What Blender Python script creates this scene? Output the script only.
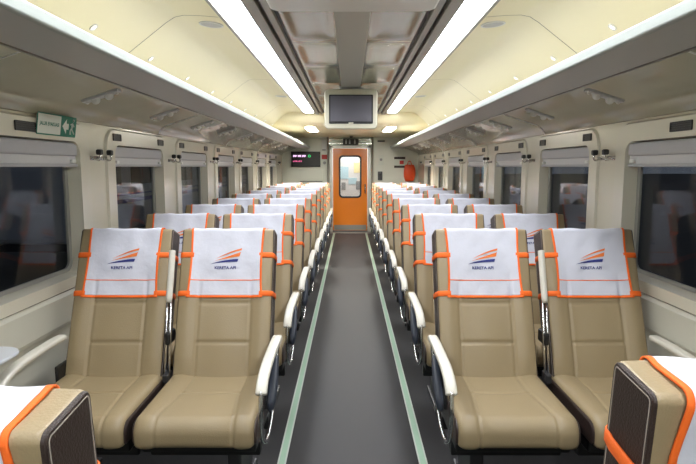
import bpy, bmesh, math, random
from mathutils import Vector, Matrix
random.seed(4)
for o in list(bpy.data.objects): bpy.data.objects.remove(o)
S = bpy.context.scene
COL = S.collection
PI = math.pi

# ------------------------------------------------------------------ camera
FPX = 560.0
cam_d = bpy.data.cameras.new('camera'); cam = bpy.data.objects.new('camera', cam_d); COL.objects.link(cam)
cam_d.sensor_width = 36.0; cam_d.lens = FPX * 36.0 / 696.0; cam_d.clip_start = 0.02; cam_d.clip_end = 200
cam.location = (-0.015, 0, 1.45)
cam.rotation_euler = (PI/2 - math.atan(65.5/FPX), 0, math.atan(1.5/FPX))
S.camera = cam
# ------------------------------------------------------------------ world, light, exposure
w = bpy.data.worlds.new('world'); S.world = w; w.use_nodes = True
w.node_tree.nodes['Background'].inputs[0].default_value = (0.55, 0.62, 0.75, 1)
w.node_tree.nodes['Background'].inputs[1].default_value = 0.14
S.view_settings.view_transform = 'Standard'; S.view_settings.look = 'None'
S.view_settings.gamma = 1.0; S.view_settings.use_curve_mapping = False
S.view_settings.exposure = 0.42
STRIP_E = 19.0     # fluorescent strips of the saloon
END_E = 75.0       # two short lamps by the end door
VEST_W = 25.0      # ceiling lamp of the lit vestibule seen through the door pane
def area(name, loc, rot, sx, sy, watts, col=(1,1,1)):
    d = bpy.data.lights.new(name, 'AREA'); d.shape = 'RECTANGLE'; d.size = sx; d.size_y = sy
    d.energy = watts; d.color = col
    o = bpy.data.objects.new(name, d); COL.objects.link(o); o.location = loc; o.rotation_euler = rot
    return o
area('vestibule_ceiling_offscreen', (0, 12.95, 2.185), (0, 0, 0), 0.5, 0.5, VEST_W, (1, .98, .94))

# ------------------------------------------------------------------ materials
def lin(c):
    return tuple(((v/255)/12.92 if v/255 <= .04045 else ((v/255+.055)/1.055)**2.4) for v in c) + (1,)
def mat(name, rgb, rough=.5, metal=0.0, var=0.0, vscale=8, bump=0.0, bscale=60, emit=0, coat=0.0, stretch=None, spec=.5):
    m = bpy.data.materials.new(name); m.use_nodes = True
    nt = m.node_tree; b = nt.nodes['Principled BSDF']
    c = lin(rgb)
    b.inputs['Base Color'].default_value = c
    b.inputs['Roughness'].default_value = rough; b.inputs['Metallic'].default_value = metal
    b.inputs['Specular IOR Level'].default_value = spec
    if coat: b.inputs['Coat Weight'].default_value = coat; b.inputs['Coat Roughness'].default_value = .08
    if emit:
        b.inputs['Emission Color'].default_value = c; b.inputs['Emission Strength'].default_value = emit
    tc = nt.nodes.new('ShaderNodeTexCoord'); src = tc.outputs['Object']
    if stretch:
        mp = nt.nodes.new('ShaderNodeMapping'); mp.inputs['Scale'].default_value = stretch
        nt.links.new(src, mp.inputs[0]); src = mp.outputs[0]
    if var:
        n = nt.nodes.new('ShaderNodeTexNoise'); n.inputs['Scale'].default_value = vscale; n.inputs['Detail'].default_value = 4
        nt.links.new(src, n.inputs['Vector'])
        mx = nt.nodes.new('ShaderNodeMix'); mx.data_type = 'RGBA'
        mx.inputs[6].default_value = tuple(min(1, v*(1-var)) for v in c[:3]) + (1,)
        mx.inputs[7].default_value = tuple(min(1, v*(1+var)) for v in c[:3]) + (1,)
        nt.links.new(n.outputs[0], mx.inputs[0]); nt.links.new(mx.outputs[2], b.inputs['Base Color'])
    if bump:
        n2 = nt.nodes.new('ShaderNodeTexNoise'); n2.inputs['Scale'].default_value = bscale; n2.inputs['Detail'].default_value = 3
        nt.links.new(src, n2.inputs['Vector'])
        bp = nt.nodes.new('ShaderNodeBump'); bp.inputs['Strength'].default_value = bump; bp.inputs['Distance'].default_value = .01
        nt.links.new(n2.outputs[0], bp.inputs['Height']); nt.links.new(bp.outputs[0], b.inputs['Normal'])
    return m
def glass_mat(name, tint, ior=1.5):
    m = bpy.data.materials.new(name); m.use_nodes = True; nt = m.node_tree
    for n in list(nt.nodes): nt.nodes.remove(n)
    out = nt.nodes.new('ShaderNodeOutputMaterial'); mx = nt.nodes.new('ShaderNodeMixShader')
    t = nt.nodes.new('ShaderNodeBsdfTransparent'); t.inputs[0].default_value = tint
    g = nt.nodes.new('ShaderNodeBsdfGlossy'); g.inputs['Roughness'].default_value = .03; g.inputs[0].default_value = (.72, .72, .72, 1)
    lw = nt.nodes.new('ShaderNodeLayerWeight'); lw.inputs[0].default_value = .5
    pw = nt.nodes.new('ShaderNodeMath'); pw.operation = 'POWER'; pw.inputs[1].default_value = 5
    ma = nt.nodes.new('ShaderNodeMath'); ma.operation = 'MULTIPLY_ADD'; f0 = ((ior-1)/(ior+1))**2
    ma.inputs[1].default_value = 1-f0; ma.inputs[2].default_value = f0; ma.use_clamp = True
    nt.links.new(lw.outputs['Facing'], pw.inputs[0]); nt.links.new(pw.outputs[0], ma.inputs[0])
    nt.links.new(ma.outputs[0], mx.inputs[0]); nt.links.new(t.outputs[0], mx.inputs[1]); nt.links.new(g.outputs[0], mx.inputs[2])
    nt.links.new(mx.outputs[0], out.inputs[0])
    return m
M = {}
M['leather'] = mat('tan_leather', (149, 132, 101), .42, var=.05, vscale=6, bump=.12, bscale=220)
M['brown'] = mat('dark_brown_leather', (52, 40, 36), .45, bump=.2, bscale=260)
M['stitch'] = mat('pale_stitching', (170, 160, 150), .8)
M['cover'] = mat('white_cloth', (202, 203, 214), .85, var=.03, vscale=14, bump=.25, bscale=26)
M['orange'] = mat('orange_webbing', (246, 108, 28), .7, bump=.15, bscale=300)
M['logo_orange'] = mat('print_orange', (226, 120, 52), .8)
M['logo_blue'] = mat('print_navy', (44, 52, 120), .8)
M['arm'] = mat('cream_arm_plastic', (208, 204, 192), .35)
M['chrome'] = mat('chrome', (205, 205, 205), .16, 1.0)
M['lever'] = mat('slate_plastic', (62, 68, 80), .45)
M['black'] = mat('black_plastic', (20, 20, 21), .45)
M['steel'] = mat('dark_steel', (70, 70, 72), .4, .6)
M['floor'] = mat('grey_vinyl_floor', (42, 41, 43), .55, spec=.35, var=.10, vscale=240, bump=.05, bscale=300)
M['mint'] = mat('mint_floor_strip', (164, 196, 172), .4, var=.06, vscale=40)
M['mint_edge'] = mat('pale_strip_edge', (196, 204, 194), .4)
M['wall'] = mat('cream_wall_panel', (214, 210, 192), .25, var=.03, vscale=3, coat=.3)
M['wall_low'] = mat('pale_grey_wall_panel', (200, 198, 184), .35, var=.03, vscale=3)
M['frame'] = mat('cream_window_surround', (216, 212, 196), .22, var=.02, vscale=4, coat=.4)
M['inner'] = mat('grey_window_gasket_frame', (150, 150, 144), .35)
M['blind'] = mat('silver_grey_blind', (176, 176, 180), .5, var=.03, vscale=30)
M['blindbar'] = mat('pale_blind_bar', (200, 200, 202), .35)
M['glass'] = glass_mat('tinted_window_glass', (.74, .76, .78, 1), 1.35)
M['ceil'] = mat('cream_ceiling', (252, 243, 205), .35, var=.015, vscale=2, coat=.2)
M['joint'] = mat('ceiling_joint', (150, 142, 112), .6)
M['steelpanel'] = mat('polished_ceiling_steel', (142, 148, 134), .24, .6, bump=.10, bscale=9)
M['beam'] = mat('grey_ceiling_beam', (188, 188, 180), .4, .1)
M['rail'] = mat('grey_ceiling_rail', (150, 148, 140), .4, .3)
M['rack'] = mat('rack_underside_grey', (188, 188, 186), .4)
M['service'] = mat('glossy_service_panel', (188, 185, 166), .14, var=.08, vscale=5, bump=.06, bscale=7, coat=.5)
M['lip'] = mat('white_aluminium_lip', (172, 180, 176), .4)
M['lamp'] = mat('lamp_diffuser', (248, 251, 255), .4, emit=STRIP_E)
M['endlamp'] = mat('end_lamp_diffuser', (255, 250, 238), .4, emit=END_E)
M['spot'] = mat('downlight_glow', (255, 244, 220), .4, emit=2.6)
M['white'] = mat('white_plastic', (228, 228, 224), .35)
M['grey'] = mat('grey_plastic', (150, 152, 150), .4)
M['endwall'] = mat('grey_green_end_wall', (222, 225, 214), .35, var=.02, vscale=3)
M['door'] = mat('orange_door', (232, 128, 16), .3, var=.04, vscale=5, coat=.4)
M['doorframe'] = mat('aluminium_door_frame', (206, 206, 200), .35, .3)
M['screen'] = mat('lcd_screen', (96, 94, 104), .22)  # reflected light is put into this grey; the switched-off screen itself is darker
M['bezel'] = mat('cream_monitor_housing', (216, 212, 194), .35)
M['sign_green'] = mat('sign_green', (20, 116, 92), .5)
M['sign_white'] = mat('sign_white', (216, 222, 212), .5)
M['red'] = mat('red_print', (184, 44, 40), .55)
M['bag'] = mat('orange_bag_fabric', (238, 84, 36), .5, var=.12, vscale=9, bump=.4, bscale=12)
M['pale_bag'] = mat('pale_salmon_bag', (196, 150, 128), .5, var=.12, vscale=9, bump=.4, bscale=12)
M['led_pink'] = mat('led_pink', (222, 186, 226), .5, emit=1.6)
M['led_red'] = mat('led_red', (214, 90, 140), .5, emit=1.2)
M['led_green'] = mat('led_green', (40, 210, 110), .5, emit=1.0)
M['tray'] = mat('pale_blue_grey_tray', (196, 200, 206), .3, coat=.3)
M['trainbody'] = mat('train_body_grey', (186, 188, 192), .45, var=.05, vscale=2)
M['trainblue'] = mat('train_stripe_blue', (54, 60, 150), .45)
M['trainred'] = mat('train_red', (176, 52, 52), .5)
M['ground'] = mat('dark_ballast', (70, 68, 66), .9, var=.3, vscale=12, bump=.6, bscale=20)
M['cyan'] = mat('poster_cyan', (186, 216, 224), .6)
M['yellow'] = mat('poster_yellow', (238, 226, 170), .6)

# ------------------------------------------------------------------ helpers
def mesh(name, V, F, smooth=False):
    me = bpy.data.meshes.new(name); me.from_pydata([tuple(v) for v in V], [], F); me.update()
    bm = bmesh.new(); bm.from_mesh(me); bmesh.ops.recalc_face_normals(bm, faces=bm.faces); bm.to_mesh(me); bm.free()
    if smooth: me.polygons.foreach_set('use_smooth', [True]*len(me.polygons))
    return me
def obj(name, me, m, parent=None, loc=(0,0,0), rot=(0,0,0), kind=None, label=None, cat=None, group=None):
    if me.materials: me.materials[0] = M[m]
    else: me.materials.append(M[m])
    o = bpy.data.objects.new(name, me); COL.objects.link(o); o.parent = parent; o.location = loc; o.rotation_euler = rot
    tag(o, label, cat, group, kind); return o
def tag(o, label=None, cat=None, group=None, kind=None):
    if label: o['label'] = label
    if cat: o['category'] = cat
    if group: o['group'] = group
    if kind: o['kind'] = kind
    return o
def thing(name, label, cat, loc=(0,0,0), rot=(0,0,0), group=None):
    o = bpy.data.objects.new(name, None); COL.objects.link(o); o.location = loc; o.rotation_euler = rot
    o.empty_display_size = .1
    return tag(o, label, cat, group)
def copy_tree(o, parent=None, label=None):
    c = o.copy(); COL.objects.link(c); c.parent = parent
    if label: c['label'] = label
    for ch in list(o.children): copy_tree(ch, c)
    return c
def rbox(x0, x1, y0, y1, z0, z1, r=0.004, seg=2, me_name='box'):
    bm = bmesh.new(); bmesh.ops.create_cube(bm, size=1)
    for v in bm.verts:
        v.co = Vector(((x0+x1)/2 + v.co.x*(x1-x0), (y0+y1)/2 + v.co.y*(y1-y0), (z0+z1)/2 + v.co.z*(z1-z0)))
    r = min(r, .45*min(abs(x1-x0), abs(y1-y0), abs(z1-z0)))
    if r > 0: bmesh.ops.bevel(bm, geom=bm.edges[:], offset=r, segments=seg, affect='EDGES', profile=.5)
    me = bpy.data.meshes.new(me_name); bm.to_mesh(me); bm.free(); return me
def merge(*ms):
    bm = bmesh.new()
    for m_ in ms: bm.from_mesh(m_)
    me = bpy.data.meshes.new('merged'); bm.to_mesh(me); bm.free()
    me.polygons.foreach_set('use_smooth', [p for m_ in ms for p in [q.use_smooth for q in m_.polygons]])
    return me
def tube(pts, r, n=8, closed=False):
    P = [Vector(p) for p in pts]; N = len(P); V = []; F = []
    prev = None
    for i in range(N):
        if closed: t = P[(i+1) % N] - P[i-1]
        else: t = P[min(i+1, N-1)] - P[max(i-1, 0)]
        t.normalize()
        if prev is None:
            a = Vector((1,0,0)) if abs(t.x) < .9 else Vector((0,1,0))
            u = (a - t*a.dot(t)).normalized()
        else: u = (prev - t*prev.dot(t)).normalized()
        prev = u; b = t.cross(u); rr = r[i] if isinstance(r, (list, tuple)) else r
        for k in range(n):
            an = 2*PI*k/n; V.append(P[i] + (u*math.cos(an) + b*math.sin(an))*rr)
    for i in range(N if closed else N-1):
        j = (i+1) % N
        for k in range(n):
            l = (k+1) % n; F.append((i*n+k, i*n+l, j*n+l, j*n+k))
    if not closed: F.append(tuple(range(n))); F.append(tuple(range((N-1)*n, N*n)))
    return mesh('tube', V, F, True)
def smooth_pts(pts, n=6, closed=False):       # Catmull-Rom
    P = [Vector(p) for p in pts]; out = []; N = len(P)
    for i in range(N if closed else N-1):
        p0 = P[i-1] if (i > 0 or closed) else P[0]; p1 = P[i]; p2 = P[(i+1) % N]
        p3 = P[(i+2) % N] if (closed or i+2 < N) else P[-1]
        for k in range(n):
            t = k/n
            out.append(.5*((2*p1) + (p2-p0)*t + (2*p0-5*p1+4*p2-p3)*t*t + (3*p1-p0-3*p2+p3)*t**3))
    if not closed: out.append(P[-1])
    return out
def extrude_y(prof, y0, y1, closed=True, smooth=False, ny=1):   # profile of (x,z) along Y
    n = len(prof); V = []; F = []
    for j in range(ny+1):
        y = y0 + (y1-y0)*j/ny
        V += [(x, y, z) for x, z in prof]
    for j in range(ny):
        for i in range(n if closed else n-1):
            k = (i+1) % n; F.append((j*n+i, j*n+k, (j+1)*n+k, (j+1)*n+i))
    if closed: F.append(tuple(range(n))); F.append(tuple(range(ny*n, (ny+1)*n)))
    return mesh('extrusion', V, F, smooth)
def rrect(w, h, r, n=5, cx=0, cy=0):          # rounded rectangle outline
    out = []
    for (sx, sy, a0) in ((1,-1,-90), (1,1,0), (-1,1,90), (-1,-1,180)):
        for k in range(n+1):
            a = math.radians(a0 + 90*k/n)
            out.append((cx + sx*(w/2-r) + r*math.cos(a), cy + sy*(h/2-r) + r*math.sin(a)))
    return out
def plate(outline, t, r=0.0, axis='y'):       # outline (a,b) -> slab of thickness t, facing -axis
    V = []; F = []; n = len(outline)
    for d in (0, t):
        for a, b in outline: V.append({'y': (a, d, b), 'x': (d, a, b), 'z': (a, b, d)}[axis])
    F.append(tuple(range(n))); F.append(tuple(range(n, 2*n)))
    for i in range(n): j = (i+1) % n; F.append((i, j, n+j, n+i))
    me = mesh('plate', V, F)
    if r:
        bm = bmesh.new(); bm.from_mesh(me)
        es = [e for e in bm.edges if len(e.link_faces) == 2 and any(len(f.verts) > 4 for f in e.link_faces) and e.calc_face_angle(0) > .6]
        bmesh.ops.bevel(bm, geom=es, offset=r, segments=2, affect='EDGES', profile=.5); bm.to_mesh(me); bm.free()
    return me
def ring_plate(outer, inner, t, axis='y'):    # frame between two outlines of equal point count
    n = len(outer); V = []; F = []
    for d in (0, t):
        for L in (outer, inner):
            for a, b in L: V.append({'y': (a, d, b), 'x': (d, a, b), 'z': (a, b, d)}[axis])
    for i in range(n):
        j = (i+1) % n
        F += [(i, j, n+j, n+i), (2*n+i, 2*n+j, 3*n+j, 3*n+i), (i, j, 2*n+j, 2*n+i), (n+i, n+j, 3*n+j, 3*n+i)]
    return mesh('ring', V, F)
def disc(r, t, n=20, axis='z', ry=None):
    ry = ry or r
    return plate([(r*math.cos(2*PI*k/n), ry*math.sin(2*PI*k/n)) for k in range(n)], t, 0, axis)
ORD = ['zeroth', 'first', 'second', 'third', 'fourth', 'fifth', 'sixth', 'seventh', 'eighth', 'ninth', 'tenth', 'eleventh', 'twelfth', 'thirteenth', 'fourteenth']
SIDE = {-1: 'exit-sign side', 1: 'orange-bag side'}
SN = {-1: 'left', 1: 'right'}

# ------------------------------------------------------------------ room shell
W = 1.50; Y0 = -2.0; Y1 = 12.45; GL = 1.572
BC = 2.625; BP = 1.375                      # first window centre, window pitch
BAYS = list(range(-1, 7))
OW, OZ0, OZ1 = .92, .865, 1.585             # window opening
obj('floor', rbox(-1.62, 1.62, Y0, Y1+1.2, -.06, 0, 0), 'floor', kind='structure')
for s in (-1, 1):
    x = s*.348
    t_ = obj('trim_%d' % (1 if s < 0 else 2), rbox(x-.014, x+.014, Y0+.02, Y1-.25, 0, .004, .001), 'mint', kind='structure')
    for d in (-1, 1):
        obj('strip_edge', rbox(x+d*.0175-.004, x+d*.0175+.004, Y0+.02, Y1-.25, 0, .005, .001), 'mint_edge', t_)
for s in (-1, 1):
    V = []; F = []
    def addring(c):
        n = 8; inner = rrect(OW, OZ1-OZ0, .07, n, c, (OZ0+OZ1)/2)
        ya, yb, za, zb = c-BP/2, c+BP/2, .80, 1.70
        cor = [(yb, za), (yb, zb), (ya, zb), (ya, za)]
        outer = []
        for q in range(4):
            for k in range(n+1):
                p = inner[q*(n+1)+k]
                p0 = inner[q*(n+1)]; p1 = inner[q*(n+1)+n]
                if q == 0: a, b = (p0[0], za), (yb, p1[1])
                elif q == 1: a, b = (yb, p0[1]), (p1[0], zb)
                elif q == 2: a, b = (p0[0], zb), (ya, p1[1])
                else: a, b = (ya, p0[1]), (p1[0], za)
                t = k/n; cq = cor[q]
                if t <= .5: u = t*2; outer.append((a[0]+(cq[0]-a[0])*u, a[1]+(cq[1]-a[1])*u))
                else: u = t*2-1; outer.append((cq[0]+(b[0]-cq[0])*u, cq[1]+(b[1]-cq[1])*u))
        base = len(V); N = len(inner)
        V.extend((s*W, a, b) for a, b in outer); V.extend((s*W, a, b) for a, b in inner)
        V.extend((s*(W+.09), a, b) for a, b in inner)
        for i in range(N):
            j = (i+1) % N
            F.append((base+i, base+j, base+N+j, base+N+i)); F.append((base+N+i, base+N+j, base+2*N+j, base+2*N+i))
    for k in BAYS: addring(BC+BP*k)
    for ya, yb in ((Y0, BC+BP*(BAYS[0]-.5)), (BC+BP*(BAYS[-1]+.5), Y1)):
        b = len(V); V += [(s*W, ya, .80), (s*W, yb, .80), (s*W, yb, 1.70), (s*W, ya, 1.70)]; F.append((b, b+1, b+2, b+3))
    b = len(V); V += [(s*W, Y0, 1.70), (s*W, Y1, 1.70), (s*1.56, Y1, 2.4), (s*1.56, Y0, 2.4)]; F.append((b, b+1, b+2, b+3))
    wl = obj('wall_' + SN[s], mesh('wall', V, F), 'wall', kind='structure')
    prof = [(s*W, .80), (s*(W-.006), .80), (s*(W-.022), .785), (s*(W-.024), .65), (s*(W-.018), .63), (s*W, .625), (s*W, .10),
            (s*(W+.06), .10), (s*(W+.06), .80)]
    obj('lower_panel', extrude_y(prof, Y0, Y1), 'wall_low', wl)
    obj('baseboard_' + SN[s], rbox(s*(W-.045) if s > 0 else -W, s*W if s > 0 else -(W-.045), Y0, Y1, 0, .10, .006), 'steel', kind='structure')
# windows
wn = 0
for s in (-1, 1):
    for k in BAYS:
        wn += 1; c = BC+BP*k; zc = (OZ0+OZ1)/2
        n = 8
        outer = rrect(1.16, .885, .13, n, c, .80+.4425); outer2 = rrect(1.14, .865, .12, n, c, .80+.4425)
        inner = rrect(OW-.004, OZ1-OZ0-.004, .068, n, c, zc); inner2 = rrect(OW-.03, OZ1-OZ0-.03, .058, n, c, zc)
        loops = [(W, outer), (W-.014, outer2), (W-.014, inner), (GL, inner2)]
        V = []; F = []; N = len(outer)
        for X, L in loops: V += [(s*X, a, b) for a, b in L]
        for q in range(len(loops)-1):
            for i in range(N):
                j = (i+1) % N; F.append((q*N+i, q*N+j, (q+1)*N+j, (q+1)*N+i))
        wo = obj('window_%d' % wn, mesh('surround', V, F), 'frame', kind='structure')
        i1 = rrect(OW-.028, OZ1-OZ0-.028, .058, n, c, zc); i2 = rrect(OW-.09, OZ1-OZ0-.065, .05, n, c, zc)
        obj('gasket', ring_plate([(a, b) for a, b in i1], i2, .012, 'x'), 'inner', wo, loc=(s*(GL-.012) - (.006), 0, 0))
        gp = rrect(OW-.03, OZ1-OZ0-.03, .055, 4, c, zc)
        obj('pane', plate(gp, .006, 0, 'x'), 'glass', wo, loc=(s*GL-.003, 0, 0))
        y0, y1 = c-OW/2+.012, c+OW/2-.012
        xa, xb = sorted((s*(W-.006), s*(W+.05)))
        bl = obj('blind_box', rbox(xa, xb, y0, y1, 1.505, 1.575, .012, 3), 'blind', wo)
        xa, xb = sorted((s*(W+.006), s*(W+.03)))
        bb = obj('blind', rbox(xa, xb, y0, y1, 1.462, 1.507, .004), 'blindbar', wo)
        xa, xb = sorted((s*(W-.004), s*(W+.03)))
        obj('blind_bar', rbox(xa, xb, y0, y1, 1.448, 1.464, .005), 'blind', bb)
        for d in (-1, 1):
            xa, xb = sorted((s*(W-.01), s*(W+.01)))
            obj('blind_catch', rbox(xa, xb, c+d*.40-.02, c+d*.40+.02, 1.468, 1.488, .004), 'white', bb)
# ceiling: side coves, low end section
def arc_prof(s):
    return [(s*.735, 2.285), (s*.86, 2.295), (s*.95, 2.297), (s*1.00, 2.287), (s*1.05, 2.256), (s*1.19, 2.15), (s*1.40, 1.99), (s*1.53, 1.90)]
V = []; F = []
for s in (-1, 1):
    p = arc_prof(s); b = len(V); n = len(p)
    for y in (Y0, Y1): V += [(x, y, z) for x, z in p]
    for i in range(n-1): F.append((b+i, b+i+1, b+n+i+1, b+n+i))
b = len(V)
V += [(-.735, Y0, 2.325), (.735, Y0, 2.325), (.735, 8.95, 2.325), (-.735, 8.95, 2.325)]; F.append((b, b+1, b+2, b+3))
# curved drop to the low end ceiling
cv = [(8.93, 2.325), (8.96, 2.25), (9.02, 2.16), (9.10, 2.11), (9.22, 2.09), (Y1, 2.085)]
b = len(V)
for y, z in cv: V += [(-1.34, y, z), (1.34, y, z)]
for i in range(len(cv)-1): F.append((b+2*i, b+2*i+1, b+2*i+3, b+2*i+2))
me = mesh('ceiling', V, F); me.polygons.foreach_set('use_smooth', [True]*len(me.polygons))
ceil = obj('ceiling', me, 'ceil', kind='structure')
for s in (-1, 1):
    for y in (.95, 3.27, 5.59, 7.91):
        p = arc_prof(s); up = [(x, z-.0015) for x, z in p]
        V = [(x, yy, z) for yy in (y-.004, y+.004) for x, z in up]; n = len(up)
        obj('panel_joint', mesh('joint', V, [(i, i+1, n+i+1, n+i) for i in range(n-1)]), 'joint', ceil)
# centre of the ceiling: polished panels, beam, rails
def bulged_panel(x0, x1, y0, y1, z):
    nx, ny = 16, 24; V = []; F = []
    for j in range(ny+1):
        for i in range(nx+1):
            u = i/nx; v = j/ny
            e = max(0, 1-((u-.5)/.42)**4) * max(0, 1-((v-.5)/.42)**4)
            V.append((x0+(x1-x0)*u, y0+(y1-y0)*v, z + .016*e**.7))
    for j in range(ny):
        for i in range(nx): a = j*(nx+1)+i; F.append((a, a+1, a+nx+2, a+nx+1))
    return mesh('panel', V, F, True)
y = -1.98
while y < 8.8:
    y2 = min(y+.98, 8.92)
    for s in (-1, 1):
        xa, xb = sorted((s*.10, s*.405))
        obj('steel_panel', bulged_panel(xa, xb, y, y2-.008, 2.288), 'steelpanel', ceil)
    y += .98
obj('centre_beam', rbox(-.10, .10, Y0, 8.93, 2.27, 2.30, .006), 'beam', ceil)
tn = 2
for s in (-1, 1):
    for (a, b, z0, m_) in ((.405, .425, 2.285, 'black'), (.425, .462, 2.262, 'rail'), (.462, .485, 2.285, 'black'), (.485, .545, 2.258, 'rail'), (.545, .568, 2.28, 'black'), (.716, .738, 2.272, 'rail')):
        tn += 1; xa, xb = sorted((s*a, s*b))
        obj('trim_%d' % tn, rbox(xa, xb, Y0, 8.92, z0, 2.32, .003), m_, kind='structure')
# end wall with the door opening, back wall
DW, DH = .395, 1.855
V = []; F = []
def wallquad(x0, x1, z0, z1, y):
    b = len(V); V.extend([(x0, y, z0), (x1, y, z0), (x1, y, z1), (x0, y, z1)]); F.append((b, b+1, b+2, b+3))
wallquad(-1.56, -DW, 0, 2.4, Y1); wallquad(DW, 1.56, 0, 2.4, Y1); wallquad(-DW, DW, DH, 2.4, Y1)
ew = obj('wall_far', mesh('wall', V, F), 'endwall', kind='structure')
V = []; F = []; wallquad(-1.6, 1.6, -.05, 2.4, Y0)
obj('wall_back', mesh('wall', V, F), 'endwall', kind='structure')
# door
dr = obj('door_1', ring_plate(rrect(2*DW-.03, DH-.04, .01, 6, 0, DH/2+.01), rrect(.46, .90, .07, 6, 0, 1.225), .04), 'door', loc=(0, Y1+.03, 0), kind='structure')
obj('window_seal', ring_plate(rrect(.50, .94, .085, 6, 0, 1.225), rrect(.43, .87, .06, 6, 0, 1.225), .03), 'black', dr, loc=(0, -.012, 0))
obj('pane', plate(rrect(.45, .89, .06, 6, 0, 1.225), .006), 'glass', dr, loc=(0, .02, 0))
hd = obj('handle', tube([(.33, -.05, .86), (.33, -.05, 1.06)], .012), 'chrome', dr)
for z in (.88, 1.04): obj('handle_post', tube([(.33, -.05, z), (.33, .01, z)], .008), 'chrome', hd)
obj('kick_plate', rbox(-.36, .36, -.008, 0, .04, .15, .002), 'rail', dr)
fr = obj('trim_15', merge(rbox(-DW-.055, -DW+.006, Y1-.03, Y1+.08, 0, DH+.05, .006), rbox(DW-.006, DW+.055, Y1-.03, Y1+.08, 0, DH+.05, .006), rbox(-DW-.055, DW+.055, Y1-.03, Y1+.08, DH-.006, DH+.05, .006)), 'doorframe', kind='structure')
obj('trim_16', rbox(-DW-.06, DW+.06, Y1-.28, Y1-.22, 0, .008, .002), 'doorframe', kind='structure')
obj('trim_17', rbox(-.50, .50, Y1-.05, Y1, DH+.05, 2.085, .004), 'steelpanel', kind='structure')
tn = 17
for s in (-1, 1):
    tn += 1; obj('trim_%d' % tn, tube([(s*.485, Y1-.07, 0), (s*.485, Y1-.07, 2.09)], .022, 10), 'rail', kind='structure')
for z in (1.94, 2.02):
    tn += 1; obj('trim_%d' % tn, rbox(-.485, .485, Y1-.075, Y1-.045, z, z+.015, .003), 'chrome', kind='structure')
# vestibule behind the door
V = []; F = []
wallquad(-.9, .9, 0, 2.2, Y1+1.15)
for x in (-.9, .9):
    b = len(V); V += [(x, Y1+.1, 0), (x, Y1+1.15, 0), (x, Y1+1.15, 2.2), (x, Y1+.1, 2.2)]; F.append((b, b+1, b+2, b+3))
b = len(V); V += [(-.9, Y1+.1, 2.2), (.9, Y1+.1, 2.2), (.9, Y1+1.15, 2.2), (-.9, Y1+1.15, 2.2)]; F.append((b, b+1, b+2, b+3))
vw = obj('wall_vestibule', mesh('vestibule', V, F), 'white', kind='structure')
for i, (x, z, ww, hh, m_) in enumerate(((.17, 1.42, .16, .24, 'yellow'), (-.14, 1.3, .2, .3, 'cyan'), (.06, 1.1, .2, .16, 'cyan'), (.2, 1.0, .12, .2, 'grey'), (-.16, .98, .1, .18, 'grey'))):
    obj('sticker', rbox(x-ww/2, x+ww/2, Y1+1.135, Y1+1.15, z-hh/2, z+hh/2, .002), m_, vw)

# ------------------------------------------------------------------ overhead luggage racks, lamps
for s in (-1, 1):
    rk = thing('luggage_rack', 'overhead luggage rack with white lip along the ' + SIDE[s], 'luggage rack', (s*1.2, 5, 1.85))
    pf = smooth_pts([(1.50, 0, 1.695), (1.478, 0, 1.735), (1.43, 0, 1.768), (1.33, 0, 1.80), (1.16, 0, 1.855)], 5)
    prof = [(s*(p.x)-s*1.2, p.z-1.85) for p in pf] + [(s*(1.16-1.2), .022), (s*.30, .022)]
    me = extrude_y(prof, Y0-5, Y1-5, True); me.polygons.foreach_set('use_smooth', [len(p.vertices) == 4 for p in me.polygons])
    sp = obj('service_panel', me, 'service', rk)
    xa, xb = sorted((s*(.90-1.2), s*(1.162-1.2)))
    obj('shelf', rbox(xa, xb, Y0-5, Y1-5, .002, .020, .002), 'rack', rk)
    xa, xb = sorted((s*(.875-1.2), s*(.902-1.2)))
    obj('lip', rbox(xa, xb, Y0-5, Y1-5, -.002, .040, .007, 3), 'lip', rk)
    xa, xb = sorted((s*(1.150-1.2), s*(1.165-1.2)))
    obj('edge_strip', rbox(xa, xb, Y0-5, Y1-5, -.004, .004, .001), 'rail', rk)
    for y in (2.02, 4.4, 6.8, 9.2):
        q = [(p.x*s-s*1.2, y-5, p.z-1.85-.002) for p in pf]
        obj('panel_seam', tube(q, .004, 5), 'white', sp)
    # fluorescent strip
    ls = thing('ceiling_lamp', 'long glowing fluorescent ceiling strip on the ' + SIDE[s], 'ceiling lamp', (s*.642, 3.45, 2.30))
    prof = [(-.074, -.002), (-.066, -.016), (-.04, -.026), (0, -.03), (.04, -.026), (.066, -.016), (.074, -.002), (.074, .01), (-.074, .01)]
    obj('diffuser', extrude_y(prof, -5.40, 5.40), 'lamp', ls)
    for y in (-5.43, 5.43): obj('end_cap', rbox(-.076, .076, y-.03, y+.03, -.032, .012, .006), 'rail', ls)
    # short lamp on the low ceiling
    el = thing('end_lamp', 'short rectangular lamp in the low ceiling by the door on the ' + SIDE[s], 'ceiling lamp', (s*.66, 9.75, 2.088))
    obj('lamp_frame', ring_plate(rrect(.20, 1.10, .02), rrect(.16, 1.06, .015), .012, 'z'), 'white', el, loc=(0, 0, -.012))
    obj('diffuser', plate(rrect(.165, 1.065, .015), .006, 0, 'z'), 'endlamp', el, loc=(0, 0, -.009))

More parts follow.
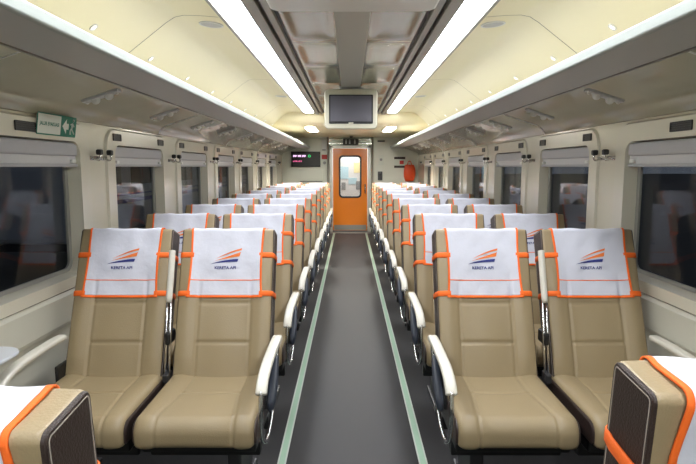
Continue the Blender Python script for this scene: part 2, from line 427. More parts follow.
# downlights in the coves, speakers, reading lamps, hooks, vents
def cove_z(x):
    p = arc_prof(1)
    for (xa, za), (xb, zb) in zip(p, p[1:]):
        if xa <= x <= xb: return za+(zb-za)*(x-xa)/(xb-xa), math.atan2(zb-za, xb-xa)
ny_ = [1.99+.78*k for k in range(0, 10)]
for s in (-1, 1):
    for i, y in enumerate(ny_):
        z, a = cove_z(1.24)
        d = thing('downlight', 'tiny round cove downlight on the %s, %s from the orange door' % (SIDE[s], ORD[len(ny_)-i]), 'downlight', (s*1.24, y, z), (0, -a*s, 0), 'downlights in the ceiling coves')
        obj('bezel', ring_plate([(.022*math.cos(t*PI/10), .022*math.sin(t*PI/10)) for t in range(20)], [(.013*math.cos(t*PI/10), .013*math.sin(t*PI/10)) for t in range(20)], .006, 'z'), 'white', d, loc=(0, 0, -.005))
        obj('bulb', disc(.0135, .004, 16), 'spot', d, loc=(0, 0, -.003))
    for i, y in enumerate((3.46, 6.9)):
        z, a = cove_z(.84)
        d = thing('speaker_grille', 'round flush ceiling speaker grille on the %s, %s from the orange door' % (SIDE[s], ORD[2-i]), 'speaker', (s*.84, y, z), (0, -a*s, 0), 'ceiling speakers')
        obj('rim', ring_plate([(.072*math.cos(t*PI/14), .072*math.sin(t*PI/14)) for t in range(28)], [(.062*math.cos(t*PI/14), .062*math.sin(t*PI/14)) for t in range(28)], .007, 'z'), 'white', d, loc=(0, 0, -.006))
        obj('grille', disc(.063, .005, 28), 'rack', d, loc=(0, 0, -.004))
    # reading lamp bars
    ry = [2.92+.985*k for k in range(9)]
    pf = smooth_pts([(1.50, 0, 1.695), (1.478, 0, 1.735), (1.43, 0, 1.768), (1.33, 0, 1.80), (1.16, 0, 1.855)], 5)
    for i, y in enumerate(ry):
        (xa, za), (xb, zb) = [min(((p.x, p.z) for p in pf), key=lambda q: abs(q[0]-t)) for t in (1.20, 1.37)]
        x = 1.285; z = za + (zb-za)*(x-xa)/(xb-xa); tilt = math.atan2(za-zb, xb-xa)
        d = thing('reading_lamp', 'twin reading lamp bar under the luggage rack, %s, %s from the orange door' % (SIDE[s], ORD[len(ry)-i]), 'reading lamp', (s*x, y, z), (0, s*tilt, 0), 'reading lamps under the racks')
        obj('bar', rbox(-.098, .098, -.028, .028, -.015, .001, .004), 'blindbar', d)
        for q, rr in ((-.036, .024), (.036, .024), (-.080, .011), (.080, .011)):
            dome = mesh('dome', [(q+rr*math.cos(PI*2*u/12)*math.cos(v*PI/8), rr*math.sin(PI*2*u/12)*math.cos(v*PI/8), -.0145-rr*1.05*math.sin(v*PI/8)) for v in range(5) for u in range(12)],
                        [(v*12+u, v*12+(u+1) % 12, (v+1)*12+(u+1) % 12, (v+1)*12+u) for v in range(4) for u in range(12)], True)
            obj('lamp_dome' if rr > .02 else 'switch', dome, 'white', d)
    # coat hooks on the pillars
    hk = [BC+BP*(k+.5) for k in range(-1, 7)]
    for i, y in enumerate(hk):
        d = thing('coat_hook', 'chrome coat hook bar with two black knobs, %s, %s pillar from the door' % (SIDE[s], ORD[len(hk)-i]), 'coat hook', (s*W, y, 1.498), (0, 0, 0 if s < 0 else PI), 'coat hooks on the window pillars')
        obj('back_plate', rbox(-.002, .012, -.12, .12, -.012, .012, .004), 'chrome', d)
        for q in (-.07, .07):
            h_ = obj('hook', tube(smooth_pts([(.008, q, 0), (.04, q, -.012), (.055, q, .002), (.05, q, .022)], 4), .006), 'chrome', d)
            obj('knob', rbox(.034, .066, q-.02, q+.02, .018, .05, .009), 'black', h_)
    # black vents above the windows
    vy = []
    for k in range(0, 7): vy += [BC+BP*k-.045, BC+BP*k+.325 if k else BC+.0]
    vy = [BC-.05] + [BC+BP*k+d for k in range(1, 7) for d in (-.42, .40)]
    for i, y in enumerate(vy):
        d = thing('wall_vent', 'small black vent plate above window, %s, %s from the orange door' % (SIDE[s], ORD[len(vy)-i]), 'vent', (s*(W-.012), y, 1.632), (0, 0, 0 if s < 0 else PI), 'black vents above the windows')
        hw = .085 if i == 0 else .062
        obj('vent_frame', ring_plate(rrect(2*hw, .045, .005, 2), rrect(2*hw-.014, .031, .003, 2), .008, 'x'), 'black', d)
        obj('vent_back', rbox(0, .003, -hw+.004, hw-.004, -.018, .018, 0), 'black', d)
        for q in range(3): obj('louvre', rbox(.001, .007, -hw+.006, hw-.006, -.013+q*.010, -.008+q*.010, 0), 'black', d)

# overhead glossy duct box above the viewer
db = thing('ceiling_duct', 'glossy white air duct box under the polished ceiling panels', 'duct', (0, 1.9, 2.20))
obj('housing', plate(rrect(.80, 1.90, .07, 6), .10, .012, 'z'), 'white', db)
obj('grille_slot', rbox(-.30, .30, -.6, -.54, -.003, .002, 0), 'black', db)

# ceiling monitor
mo = thing('monitor', 'ceiling-hung flat monitor in a cream housing, switched off', 'monitor', (0, 5.9, 1.838))
obj('housing', plate(rrect(.548, .405, .045, 6, 0, .2025), .11, .012), 'bezel', mo)
sb = obj('screen_border', plate(rrect(.455, .295, .008, 2, 0, .20), .012), 'black', mo, loc=(0, -.006, 0))
obj('screen', plate(rrect(.425, .26, .004, 2, 0, .206), .006), 'screen', mo, loc=(0, -.009, 0))
obj('brand_tab', rbox(-.025, .025, -.011, 0, .050, .066, .004), 'bezel', mo)
obj('mount', rbox(-.12, .12, .03, .09, 0.40, .44, .004), 'grey', mo)

# end wall fittings
def endthing(name, label, cat, x, z): return thing(name, label, cat, (x, Y1, z))
led = endthing('information_display', 'black scrolling passenger information display on the end wall', 'display', -.975, 1.44)
obj('housing', rbox(-.32, .32, -.06, 0, 0, .335, .008), 'black', led)
for i, x in enumerate((-.275, -.175, -.075)):
    obj('lit_word', merge(*[rbox(x+q*.02, x+q*.02+.014, -.063, -.058, .215+(.012 if (q+i) % 2 else 0), .26, 0) for q in range(4)]), 'led_pink', led)
obj('lit_symbol', ring_plate([(.08+.028*math.cos(t*PI/8), .238+.028*math.sin(t*PI/8)) for t in range(16)], [(.08+.018*math.cos(t*PI/8), .238+.018*math.sin(t*PI/8)) for t in range(16)], .005), 'led_green', led, loc=(0, -.063, 0))
obj('lit_text', merge(*[rbox(-.28+q*.034, -.262+q*.034, -.063, -.058, .11, .132+(.01 if q % 3 else 0), 0) for q in range(6)]), 'led_red', led)
bx_ = endthing('alarm_box', 'small white box high on the end wall beside the door', 'box', -.575, 1.82)
obj('case', rbox(-.05, .05, -.06, 0, 0, .21, .01), 'white', bx_); obj('cap', rbox(-.04, .04, -.065, -.01, -.02, .003, .006), 'grey', bx_)
nt_ = endthing('notice', 'red and white notice beside the information display', 'notice', -.565, 1.46)
obj('sheet', rbox(-.06, .06, -.004, 0, 0, .25, .001), 'sign_white', nt_); obj('red_band', rbox(-.062, .062, -.007, -.003, .15, .25, .001), 'red', nt_)
obj('mark', disc(.035, .003, 16, 'y'), 'grey', nt_, loc=(0, -.006, .07))
ap = endthing('access_panel', 'flush rectangular access panel below the information display', 'panel', -.86, 1.13)
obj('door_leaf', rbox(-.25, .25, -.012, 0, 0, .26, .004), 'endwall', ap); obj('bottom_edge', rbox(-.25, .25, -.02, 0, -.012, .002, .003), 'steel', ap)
pp = endthing('notice', 'narrow white paper notice on the end wall right by the door post', 'notice', .68, 1.48)
obj('sheet', rbox(-.055, .055, -.004, 0, 0, .22, .001), 'sign_white', pp); obj('mark', disc(.03, .003, 14, 'y'), 'grey', pp, loc=(0, -.006, .12))
sw = endthing('switch_box', 'dark grey switch box below the narrow white notice', 'switch box', .66, 1.15)
obj('case', rbox(-.05, .05, -.04, 0, 0, .19, .01), 'steel', sw); obj('button', disc(.018, .008, 14, 'y'), 'black', sw, loc=(0, -.046, .12))
fn = endthing('notice', 'framed dark red and white notice beside the orange bag', 'notice', 1.09, 1.42)
obj('board', rbox(-.12, .12, -.012, 0, 0, .24, .002), 'sign_white', fn)
for z in (0, .19): obj('dark_band', rbox(-.122, .122, -.016, -.01, z, z+.05, .001), 'brown', fn)
obj('mark', rbox(.0, .09, -.016, -.01, .08, .16, .001), 'red', fn)
obj('small_vent', rbox(.60, .76, Y1-.01, Y1, 1.985, 2.02, .003), 'steel', ew)
def bag(name, label, x, y, z, wd, hh, m_):
    b_ = thing(name, label, 'bag', (x, y, z)); V = []; F = []; nu, nv = 20, 12
    for j in range(nv+1):
        v = j/nv; rr = (math.sin(PI*min(1, max(.03, .06+.86*v)))**.28)
        for i in range(nu):
            a = 2*PI*i/nu
            V.append((wd/2*rr*math.cos(a)*(1+.05*math.sin(5*a+3*v)), .07*rr*math.sin(a)*(1+.12*math.sin(4*a+7*v)), hh*v))
    for j in range(nv):
        for i in range(nu): F.append((j*nu+i, j*nu+(i+1) % nu, (j+1)*nu+(i+1) % nu, (j+1)*nu+i))
    F.append(tuple(range(nu))); F.append(tuple(range(nv*nu, (nv+1)*nu)))
    obj('sack', mesh('sack', V, F, True), m_, b_)
    obj('strap', tube(smooth_pts([(-.05, 0, hh-.01), (-.02, .01, hh+.07), (.02, .01, hh+.07), (.05, 0, hh-.01)], 5), .008), m_, b_)
    obj('peg', tube([(0, .085, hh+.065), (0, -.02, hh+.065)], .008), 'chrome', b_)
    return b_
bag('hanging_bag', 'bright orange bag hanging on the end wall', 1.30, Y1-.085, 1.13, .26, .36, 'bag')
# pictogram plate over the door
tp = thing('pictogram_sign', 'small dark plate with pale figure pictograms above the orange door', 'sign', (.01, Y1-.075, 1.92))
obj('plate', rbox(-.17, .17, -.012, 0, 0, .13, .003), 'black', tp)
for x in (-.10, -.02, .09):
    obj('figure', merge(rbox(x-.016, x+.016, -.015, -.011, .02, .085, .002), rbox(x-.011, x+.011, -.015, -.011, .09, .112, .004)), 'grey', tp)
sm = thing('camera_dome', 'small round black camera dome above the pictogram plate', 'camera', (.02, 11.9, 2.086))
obj('base', disc(.04, .01, 18), 'grey', sm, loc=(0, 0, -.01))
obj('dome', mesh('dome', [(.034*math.cos(PI*2*u/14)*math.cos(v*PI/8), .034*math.sin(PI*2*u/14)*math.cos(v*PI/8), -.01-.034*math.sin(v*PI/8)) for v in range(5) for u in range(14)], [(v*14+u, v*14+(u+1) % 14, (v+1)*14+(u+1) % 14, (v+1)*14+u) for v in range(4) for u in range(14)], True), 'black', sm)

# ------------------------------------------------------------------ evacuation sign
def text_mesh(s, size, align='CENTER', bold=0.0):
    cu = bpy.data.curves.new('txt', 'FONT'); cu.body = s; cu.size = size; cu.align_x = align; cu.offset = bold
    o = bpy.data.objects.new('txt', cu); COL.objects.link(o)
    dg = bpy.context.evaluated_depsgraph_get(); dg.update()
    me = bpy.data.meshes.new_from_object(o.evaluated_get(dg)); bpy.data.objects.remove(o)
    return me
es = thing('evacuation_sign', 'white and green evacuation route sign with arrow above the window', 'sign', (-W+.02, 2.84, 1.655), (0, math.radians(8), 0))
obj('board', rbox(-.002, .004, -.185, .185, -.05, .05, .002), 'sign_white', es)
obj('border', ring_plate(rrect(.375, .105, .008, 2), rrect(.363, .093, .005, 2), .003, 'x'), 'sign_green', es, loc=(.003, 0, 0))
obj('green_field', rbox(.003, .0055, .035, .183, -.048, .048, 0), 'sign_green', es)
ar = mesh('arrow', [(0, a, b) for a, b in ((.045, 0), (.085, .038), (.085, .015), (.108, .015), (.108, -.015), (.085, -.015), (.085, -.038))], [(0, 1, 2, 3, 4, 5, 6)])
obj('arrow', ar, 'sign_white', es, loc=(.0065, 0, 0))
obj('running_figure', merge(tube([(0, .150, .034), (0, .152, .034)], .008, 8), tube([(0, .146, .020), (0, .138, -.008)], .006, 6), tube([(0, .138, -.008), (0, .124, -.022), (0, .128, -.038)], .004, 6),
    tube([(0, .138, -.008), (0, .152, -.022), (0, .166, -.034)], .004, 6), tube([(0, .146, .018), (0, .126, .012)], .0035, 6), tube([(0, .146, .018), (0, .162, .004)], .0035, 6)), 'sign_white', es, loc=(.006, 0, 0))
tx = text_mesh('JALUR EVAKUASI', .0235, bold=.0008)
for v in tx.vertices: v.co = Vector((.0048, v.co.x-.073, v.co.y-.006))
obj('lettering', tx, 'sign_green', es)

# ------------------------------------------------------------------ wall tray tables
for s in (-1, 1):
    tr = thing('tray_table', 'small rounded wall tray table under the window on the ' + SIDE[s], 'tray table', (s*(W-.024), 1.93 if s < 0 else 1.80, .70), (0, 0, 0 if s < 0 else PI))
    ol = [(0, -.30), (.06, -.30)] + [(.06+.085*math.sin(PI*k/20) if 0 else .06+.085*math.cos(a), yy) for k in range(0) for a, yy in ()]
    ol = [(0, -.30)] + [(.05+.09*math.cos(-PI/2+PI/2*k/6), -.21+.09*math.sin(-PI/2+PI/2*k/6)) for k in range(7)] + [(.05+.09*math.cos(PI/2*k/6), .21+.09*math.sin(PI/2*k/6)) for k in range(7)] + [(0, .30)]
    obj('top', plate(ol, .016, .005, 'z'), 'tray', tr)
    obj('bracket', rbox(0, .06, -.20, .20, -.055, 0, .008), 'wall_low', tr)
    for q in (-.15, .15): obj('screw', disc(.006, .003, 10, 'x'), 'steel', tr, loc=(.0595, q, -.03))

# ------------------------------------------------------------------ seats
BW = .230; T = .125; L = .764
def back_path(a):
    """side profile of the backrest; returns pts(q) list of ((s,d),(ns,nd)) with outward normals"""
    R = .016; P = []
    n1 = 90
    for i in range(n1): P.append(((L-R)*i/(n1-1), 0, 0, -1))
    for k in range(1, 9):
        t = PI/2*k/8; P.append((L-R+R*math.sin(t), R-R*math.cos(t), math.sin(t), -math.cos(t)))
    for i in range(1, 8): P.append((L, R+(T-2*R)*i/8, 1, 0))
    for k in range(0, 9):
        t = PI/2*k/8; P.append((L-R+R*math.cos(t), T-R+R*math.sin(t), math.cos(t), math.sin(t)))
    for i in range(1, 30): P.append(((L-R)*(1-i/29), T, 0, 1))
    return P
def bulge(x, s, d):
    if d > T*.4: return 0
    ax = abs(x)
    b = .016*math.exp(-((ax-.185)/.05)**2) * min(1, s/.12) * (1-.75*max(0, min(1, (s-.48)/.16)))
    b += .012*math.exp(-((s-.20)/.16)**2) * math.exp(-(x/.10)**2)*.8
    b += .006*math.exp(-((s-.60)/.09)**2)
    up = 1/(1+math.exp((s-.50)/.01))
    b -= .010*math.exp(-((ax-.128)/.005)**2)*up
    if ax < .128:
        for q in (.195, .385): b -= .010*math.exp(-((s-q)/.005)**2)
    fade = max(0, 1-d/.03)
    return b*fade
class Recl:
    def __init__(self, deg): self.z0 = .42 if deg > 10 else .375; self.c = math.cos(math.radians(deg)); self.s = math.sin(math.radians(deg))
    def __call__(self, x, s, d): return (x, s*self.s + d*self.c, self.z0 + s*self.c - d*self.s)
def make_backrest(rc):
    P = back_path(0); r = .008
    xs = [(-BW + 2*BW*i/70) for i in range(71)]
    cols = [(-BW, r)] + [( -BW + r*(1-math.cos(PI/2*k/5)), r*(1-math.sin(PI/2*k/5))) for k in range(1, 5)]
    inner = [x for x in xs if abs(x) < BW-r-.001]
    cols = cols + [(-BW+r, 0)] + [(x, 0) for x in inner] + [(BW-r, 0)] + [(-c[0], c[1]) for c in reversed(cols)]
    V = []; F = []; n = len(P)
    for x, ins in cols:
        for (s, d, ns, nd) in P:
            o = -ins + bulge(x, s, d)
            V.append(rc(x, max(0.0, s+ns*o) if True else 0, d+nd*o))
    for c in range(len(cols)-1):
        for i in range(n):
            j = (i+1) % n; F.append((c*n+i, c*n+j, (c+1)*n+j, (c+1)*n+i))
    F.append(tuple(range(n))); F.append(tuple(range((len(cols)-1)*n, len(cols)*n)))
    me = mesh('backrest', V, F); me.polygons.foreach_set('use_smooth', [len(p.vertices) == 4 for p in me.polygons]); return me
def side_outline(rc, ins, x, step=3):
    P = back_path(0); out = []
    idx = list(range(0, 90, 12)) + list(range(89, 122)) + list(range(122, len(P), 8)) + [len(P)-1]
    for i in sorted(set(idx)):
        s, d, ns, nd = P[i]; out.append(rc(x, max(ins*.6, s-ns*ins), d-nd*ins))
    return out
def make_side(rc, sx):
    a = side_outline(rc, .0005, sx*(BW-.004)); b = side_outline(rc, .0005, sx*(BW+.001)); c = side_outline(rc, .003, sx*(BW+.0032))
    n = len(a); V = a+b+c; F = [tuple(range(2*n, 3*n))]
    for q in (0, 1):
        for i in range(n): j = (i+1) % n; F.append((q*n+i, q*n+j, (q+1)*n+j, (q+1)*n+i))
    return mesh('side', V, F)
def make_side_stitch(rc, sx): return tube(side_outline(rc, .008, sx*(BW+.003)), .0013, 5)
def cover_hw(s):
    t = (s-.40)/(L-.40)
    return .182 - .007*math.sin(PI*min(1, max(0, t)))**1.0 + .004*math.exp(-t/.10)
def cover_rows(front_lo=.418, back_lo=.33):
    P = back_path(0); rows = []; 
    for i, p in enumerate(P):
        s, d = p[0], p[1]
        if d < T*.4 and s < front_lo: continue
        if d > T*.6 and s < back_lo: continue
        rows.append(p)
    return rows
def wr(x, s, d):
    return .0022*math.sin(38*x+21*s+1.3)*math.sin(17*s-9*x) + .0015*math.sin(61*x-33*s)*math.sin(25*s+d*40)
def sheet(rc, us, rows, offo, offi, hwf):
    """strip over the rows between lateral fractions us, closed with thickness"""
    V = []; F = []; m = len(us); n = len(rows)
    for off in (offo, offi):
        for (s, d, ns, nd) in rows:
            hw = (hwf(s) if s > .40 else hwf(.40)) + (.022*min(1, max(0, (L-s)/.10)) if d > T*.6 else 0)
            for u in us:
                x = u*hw if abs(u) <= 1 else math.copysign(hw + (abs(u)-1), u)
                o = off + bulge(x, s, d) + wr(x, s, d)
                V.append(rc(x, s+ns*o, d+nd*o))
    for i in range(n-1):
        for j in range(m-1):
            a = i*m+j; F.append((a, a+1, a+m+1, a+m)); b = n*m+a; F.append((b, b+1, b+m+1, b+m))
    for i in range(n-1):
        for j in (0, m-1): a = i*m+j; F.append((a, a+m, n*m+a+m, n*m+a))
    for j in range(m-1):
        for i in (0, n-1): a = i*m+j; F.append((a, a+1, n*m+a+1, n*m+a))
    return mesh('sheet', V, F, True)
def make_cover(rc): return sheet(rc, [-1+2*i/40 for i in range(41)], cover_rows(), .0055, .002, cover_hw)
def make_trim(rc, sx): return sheet(rc, [sx*(1+q*.013/4-.0065) for q in range(5)] if False else [sx*u for u in (.968, .985, 1.0, 1.002, 1.004)], cover_rows(), .0064, .002, cover_hw)
def make_hem(rc, front=True):
    P = [p for p in back_path(0) if (p[1] < T*.4) == front]
    rows = [(.411+.0115*k/3, 0, 0, -1) for k in range(4)] if front else [(.326+.0115*k/3, T, 0, 1) for k in range(4)]
    return sheet(rc, [-1.005+2.01*i/40 if abs(-1.005+2.01*i/40) <= 1 else math.copysign(1.004, -1.005+2.01*i/40) for i in range(41)], rows, .0072, .002, cover_hw)
def make_line(rc): return sheet(rc, [-1+2*i/40 for i in range(41)], [(.496+.0042*k/2, 0, 0, -1) for k in range(3)], .0066, .004, cover_hw)
def make_strap(rc, s0, sx, hgt=.026):
    """webbing from the cover edge round the side to the back"""
    pts = []
    hw = cover_hw(s0); r = .008
    prof = []
    n = 8
    for k in range(n+1):
        x = hw-.012 + (BW-r-hw+.012)*k/n; prof.append((x, -bulge(x, s0, 0), 0, -1))
    for k in range(1, 7):
        a = PI/2*k/6; prof.append((BW-r+r*math.sin(a), r-r*math.cos(a) - bulge(BW-r, s0, 0)*(1-k/6), math.sin(a), -math.cos(a)))
    for k in range(1, 5): prof.append((BW+.004, r+(T-2*r)*k/5, 1, 0))
    for k in range(0, 7):
        a = PI/2*k/6; prof.append((BW-r+r*math.cos(a), T-r+r*math.sin(a), math.cos(a), math.sin(a)))
    for k in range(1, 5):
        x = BW-r + (hw-.012-BW+r)*k/4; prof.append((x, T, 0, 1))
    V = []; F = []; m = len(prof)
    for ds, off in ((-hgt/2, .004), (-hgt/2+.003, .0065), (hgt/2-.003, .0065), (hgt/2, .004)):
        for (x, d, nx, nd) in prof: V.append(rc(sx*(x+nx*off), s0+ds, d+nd*off))
    for ds in (hgt/2, -hgt/2):
        for (x, d, nx, nd) in prof: V.append(rc(sx*(x+nx*.001), s0+ds, d+nd*.001))
    for q in range(6):
        q2 = (q+1) % 6
        for i in range(m-1): F.append((q*m+i, q*m+i+1, q2*m+i+1, q2*m+i))
    return mesh('strap', V, F, True)
def on_cover(rc, pts2, faces, off=.0082):
    V = []
    for x, s in pts2:
        o = off + bulge(x, s, 0) + wr(x, s, 0); V.append(rc(x, s, -o))
    return mesh('print', V, faces)
def swoosh(rc, top, bot):
    n = len(top); F = [(i, i+1, n+i+1, n+i) for i in range(n-1)]
    return on_cover(rc, top+bot, F)
def curve2(a, b, c, n=12):
    return [((1-t)**2*a[0]+2*t*(1-t)*b[0]+t*t*c[0], (1-t)**2*a[1]+2*t*(1-t)*b[1]+t*t*c[1]) for t in [i/n for i in range(n+1)]]
TXT = text_mesh('KERETA API', .0205, bold=.0005)
def make_text(rc):
    me = TXT.copy()
    for v in me.vertices:
        x, s = v.co.x*1.0 - .004, .553 + v.co.y
        o = .0085 + bulge(x, s, 0) + wr(x, s, 0); v.co = Vector(rc(x, s, -o))
    return me
CT = .13
def cush_path():
    P = []; R = .06; y0, y1, zt, zb = .055, -.475, .452, .335
    n1 = 46
    for i in range(n1):
        y = y0 + (y1+R-y0)*i/(n1-1); P.append((y, zt, 0, 1))
    for k in range(1, 11):
        a = PI/2*k/10; P.append((y1+R-R*math.sin(a), zt-R+R*math.cos(a), -math.sin(a), math.cos(a)))
    P.append((y1, zt-R-.02, -1, 0))
    r2 = .03
    for k in range(0, 6):
        a = PI/2*k/5; P.append((y1+r2-r2*math.cos(a), zb+r2-r2*math.sin(a), -math.cos(a), -math.sin(a)))
    for i in range(1, 8): P.append((y1+r2+(y0-y1-r2)*i/7, zb, 0, -1))
    return P
CW = .240
def cbulge(x, y, z):
    ax = abs(x)
    if z < .345: return 0
    b = .010*math.exp(-((ax-.19)/.05)**2) - .006*math.exp(-(x/.12)**2)*math.exp(-((y+.12)/.15)**2)
    seam = .135 + .03*max(0, min(1, (y+.2)/-.25 + 0))*0
    seam = .128 + .028*max(0, min(1, (-.17-y)/.25))
    b -= .006*math.exp(-((ax-seam)/.005)**2)
    if ax < seam: b -= .006*math.exp(-((y+.175)/.0055)**2)
    return b
def make_cushion():
    P = cush_path(); r = .024; n = len(P)
    cols = [(-CW + r*(1-math.cos(PI/2*k/5)), r*(1-math.sin(PI/2*k/5))) for k in range(0, 5)]
    inner = [-CW+r + 2*(CW-r)*i/64 for i in range(65)]
    cols = cols + [(x, 0) for x in inner] + [(-c[0], c[1]) for c in reversed(cols)]
    V = []; F = []
    for x, ins in cols:
        for (y, z, ny, nz) in P:
            o = -ins + cbulge(x, y, z); V.append((x, y+ny*o, z+nz*o))
    for c in range(len(cols)-1):
        for i in range(n): j = (i+1) % n; F.append((c*n+i, c*n+j, (c+1)*n+j, (c+1)*n+i))
    F.append(tuple(range(n))); F.append(tuple(range((len(cols)-1)*n, len(cols)*n)))
    me = mesh('cushion', V, F); me.polygons.foreach_set('use_smooth', [len(p.vertices) == 4 for p in me.polygons]); return me
def make_cush_side(sx):
    P = cush_path(); n = len(P); V = []; F = []
    for x, ins in ((CW-.012, .014), (CW+.004, .014), (CW+.008, .02)):
        for (y, z, ny, nz) in P: V.append((sx*x, y-ny*ins, z-nz*ins))
    for q in (0, 1):
        for i in range(n): j = (i+1) % n; F.append((q*n+i, q*n+j, (q+1)*n+j, (q+1)*n+i))
    F.append(tuple(range(2*n, 3*n)))
    return mesh('cside', V, F)
def arm_pad(xc):
    """bent armrest pad: level from the backrest, turning down at the front"""
    path = smooth_pts([(xc, .03, .640), (xc, -.06, .643), (xc, -.20, .641), (xc, -.34, .633), (xc, -.42, .617), (xc, -.47, .592), (xc, -.49, .570)], 5)
    V = []; F = []; N = len(path); sec = rrect(.046, .027, .010, 3)
    m = len(sec)
    for i, p in enumerate(path):
        t = (path[min(i+1, N-1)] - path[max(i-1, 0)]).normalized()
        up = Vector((1, 0, 0)).cross(t) * -1
        if up.z < 0: up = -up
        k = 1 - .25*(1 if i in (0, N-1) else 0)
        for a, b in sec: V.append(p + Vector((a*k, 0, 0)) + up*(b*k))
    for i in range(N-1):
        for j in range(m): l = (j+1) % m; F.append((i*m+j, i*m+l, (i+1)*m+l, (i+1)*m+j))
    F.append(tuple(range(m))); F.append(tuple(range((N-1)*m, N*m)))
    return mesh('pad', V, F, True)
def arm_hoop(xc):
    return tube(smooth_pts([(xc, -.488, .585), (xc, -.505, .49), (xc, -.475, .39), (xc, -.40, .335), (xc, -.30, .33), (xc, -.18, .375), (xc, -.08, .46), (xc, -.01, .56), (xc, .01, .65)], 5), .0095, 8)
def arm_plate(xc, w_=.022):
    o = [(-.24, .56), (-.26, .48), (-.24, .40), (-.18, .37), (-.10, .40), (-.02, .48), (.02, .56), (.03, .645), (-.10, .645), (-.18, .62)]
    return plate(o, w_, .004, 'x')
def make_seat(side, kind, deg, arms=True):
    """side -1: bank whose aisle lies at +x; kind: aisle / window"""
    rc = Recl(deg); key = deg
    t = thing('train_seat', '', 'seat')
    if key not in CACHE:
        CACHE[key] = dict(back=make_backrest(rc), sideL=make_side(rc, -1), sideR=make_side(rc, 1), stL=make_side_stitch(rc, -1), stR=make_side_stitch(rc, 1),
            cover=make_cover(rc), trL=make_trim(rc, -1), trR=make_trim(rc, 1), hf=make_hem(rc, True), hb=make_hem(rc, False), line=make_line(rc),
            straps=[make_strap(rc, s0, sx) for s0 in (.625, .431) for sx in (-1, 1)], text=make_text(rc),
            sw1=swoosh(rc, curve2((-.055, .604), (.0, .640), (.076, .660)), curve2((-.055, .604), (.0, .632), (.073, .649))),
            sw2=swoosh(rc, curve2((-.060, .594), (.01, .620), (.071, .640)), curve2((-.060, .594), (.01, .611), (.065, .618))),
            sw3=swoosh(rc, curve2((-.080, .577), (-.02, .602), (.060, .605)), curve2((-.080, .577), (-.02, .590), (.055, .590))),
            cush=make_cushion(), cL=make_cush_side(-1), cR=make_cush_side(1))
    C = CACHE[key]
    b = obj('backrest', C['back'], 'leather', t)
    for kk, st in (('sideL', 'stL'), ('sideR', 'stR')):
        p = obj('side_panel', C[kk], 'brown', t); obj('stitching', C[st], 'stitch', p)
    c = obj('cushion', C['cush'], 'leather', t)
    for kk in ('cL', 'cR'): obj('cushion_side', C[kk], 'brown', c)
    hc = obj('headrest_cover', C['cover'], 'cover', t)
    for kk in ('trL', 'trR', 'hf', 'hb', 'line'): obj('orange_trim', C[kk], 'orange', hc)
    for m_ in C['straps']: obj('strap', m_, 'orange', hc)
    obj('logo_stripe', C['sw1'], 'logo_orange', hc); obj('logo_stripe', C['sw2'], 'logo_orange', hc); obj('logo_stripe', C['sw3'], 'logo_blue', hc)
    obj('logo_lettering', C['text'], 'logo_blue', hc)
    ax = 1 if side < 0 else -1            # direction of the aisle
    # base
    ba = obj('base_frame', merge(rbox(-.235, .235, -.40, .06, .285, .34, .01), rbox(-.235, .235, -.30, -.24, .22, .285, .006), rbox(-.235, .235, -.06, 0, .22, .285, .006)), 'black', t)
    obj('leg', merge(rbox(-.03, .03, -.29, -.02, .03, .24, .01), rbox(-.045, .045, -.34, .03, 0, .035, .008)), 'steel', t, loc=(ax*.12 if kind == 'aisle' else -ax*.12, 0, 0))
    xo = (BW+.045)
    if kind == 'aisle':
        x = ax*xo
        obj('armrest_pad', arm_pad(x), 'arm', t)
        obj('armrest_hoop', arm_hoop(x), 'chrome', t)
        xi = x - ax*.022
        ap_ = obj('armrest_plate', arm_plate(0, .012), 'steel', t, loc=(xi-.006, 0, 0))
        lv = obj('recline_lever', tube(smooth_pts([(x, -.06, .575), (x+ax*.004, -.13, .54), (x+ax*.006, -.20, .49), (x+ax*.004, -.245, .44), (x, -.24, .40)], 5), [.013+.008*math.sin(PI*i/20) for i in range(21)], 10), 'lever', t)
        obj('lever_hub', disc(.035, .03, 16, 'x'), 'lever', lv, loc=(x-.015, -.13, .50))
        # raised armrest between the two seats
        xm = -ax*(.253 if side < 0 else .27)
        pad = [(xm, .10, .72), (xm, .155, .86), (xm, .205, .99), (xm, .215, 1.02)]
        obj('raised_armrest', tube(smooth_pts([(xm, .065, .80), (xm, .105, .90), (xm, .145, 1.02), (xm, .152, 1.04)], 4), [.012]+[.016]*10+[.015, .010], 10), 'arm', t)
        obj('raised_armrest_rail', merge(tube([(xm-.009, .075, .82), (xm-.009, .0, .45)], .006, 8), tube([(xm+.009, .075, .82), (xm+.009, .0, .45)], .006, 8)), 'chrome', t)
        obj('hinge', rbox(xm-.014, xm+.014, -.03, .04, .43, .475, .006), 'steel', t)
        obj('hinge_link', rbox(xm-.012, xm+.012, .02, .12, .60, .66, .008), 'black', t)
    else:
        x = -ax*(BW+.006)
        obj('armrest_pad', arm_pad(x), 'arm', t)
        obj('armrest_hoop', tube(smooth_pts([(x, -.488, .585), (x, -.49, .48), (x, -.43, .41), (x, -.34, .37), (x, -.22, .36), (x, -.22, .33)], 5), .010, 8), 'chrome', t)
        obj('armrest_plate', rbox(x-.008, x+.008, -.05, .05, .34, .52, .006), 'black', t)
    return t
CACHE = {}
ROW0 = 2.57; RP = .915; NR = 10
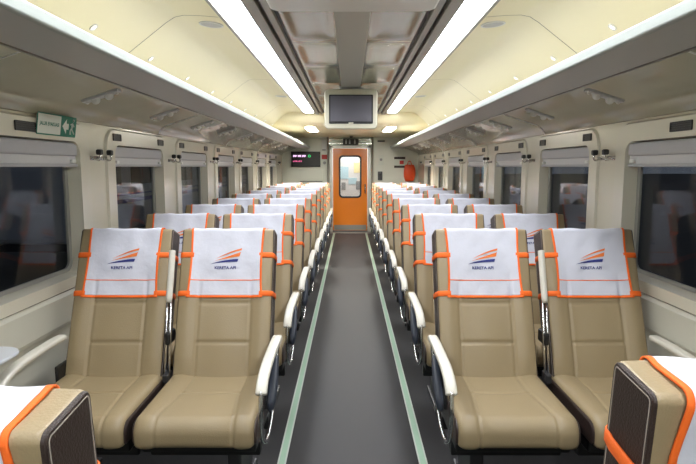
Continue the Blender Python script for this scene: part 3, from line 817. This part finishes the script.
XS = {(-1, 'aisle'): -.632, (-1, 'window'): -1.150, (1, 'aisle'): .655, (1, 'window'): 1.195}
for (s, kind), x in XS.items():
    proto = make_seat(s, kind, 21)
    for r_ in range(NR):
        lb = 'tan leather %s seat with white cover, %s, %s row from the orange door' % (kind, SIDE[s], ORD[NR-r_])
        o = proto if r_ == 0 else copy_tree(proto)
        o['label'] = lb; o['group'] = 'train seats facing the aisle end'
        o.location = (x, ROW0+RP*r_, 0)
for s, x, y in ((-1, -.622, .855), (1, .655, .975)):
    o = make_seat(-s, 'aisle', 6)
    o.location = (x, y, 0); o.rotation_euler = (0, 0, PI)
    o['label'] = 'tan seat turned to face the rows, dark brown side panel, ' + SIDE[s]
    o['group'] = 'seats turned the other way'

# ------------------------------------------------------------------ outside: next track with a parked train
obj('ground', rbox(-150, 150, -150, 300, -1.3, -1.1, 0), 'ground', kind='structure')
tr = thing('parked_train', 'grey railway carriage with blue stripes on the next track outside the windows', 'train', (-6.2, 26.8, -1.1))
obj('body', rbox(-2.6, 0, -14, 14, .75, 3.6, .12), 'trainbody', tr)
obj('stripe', rbox(-.01, .012, -13.9, 13.9, 1.55, 1.66, .002), 'trainblue', tr)
obj('stripe', rbox(-.01, .012, -13.9, 13.9, 1.76, 1.80, .002), 'trainblue', tr)
obj('skirt', rbox(-2.5, .02, -13.8, 13.8, .55, .78, .02), 'steel', tr)
for k in range(12): 
    obj('train_window', rbox(-.02, .015, -13.2+k*2.3, -11.6+k*2.3, 2.05, 2.95, .01), 'black', tr)
for k in range(6): obj('red_panel', rbox(-.01, .025, -12.6+k*4.6, -12.2+k*4.6, 1.0, 1.35, .01), 'trainred', tr)
for y in (-11, -8.5, 8.5, 11): obj('wheel', disc(.42, .14, 24, 'x'), 'steel', tr, loc=(-.3, y, .42))
for x in (-4.0, -5.4): tag(obj('rail', rbox(x-.035, x+.035, -10, 38, -1.1, -.95, .01), 'chrome'), 'bright steel rail on the ground ' + ('nearer our carriage' if x > -5 else 'nearer the parked train'), 'rail')
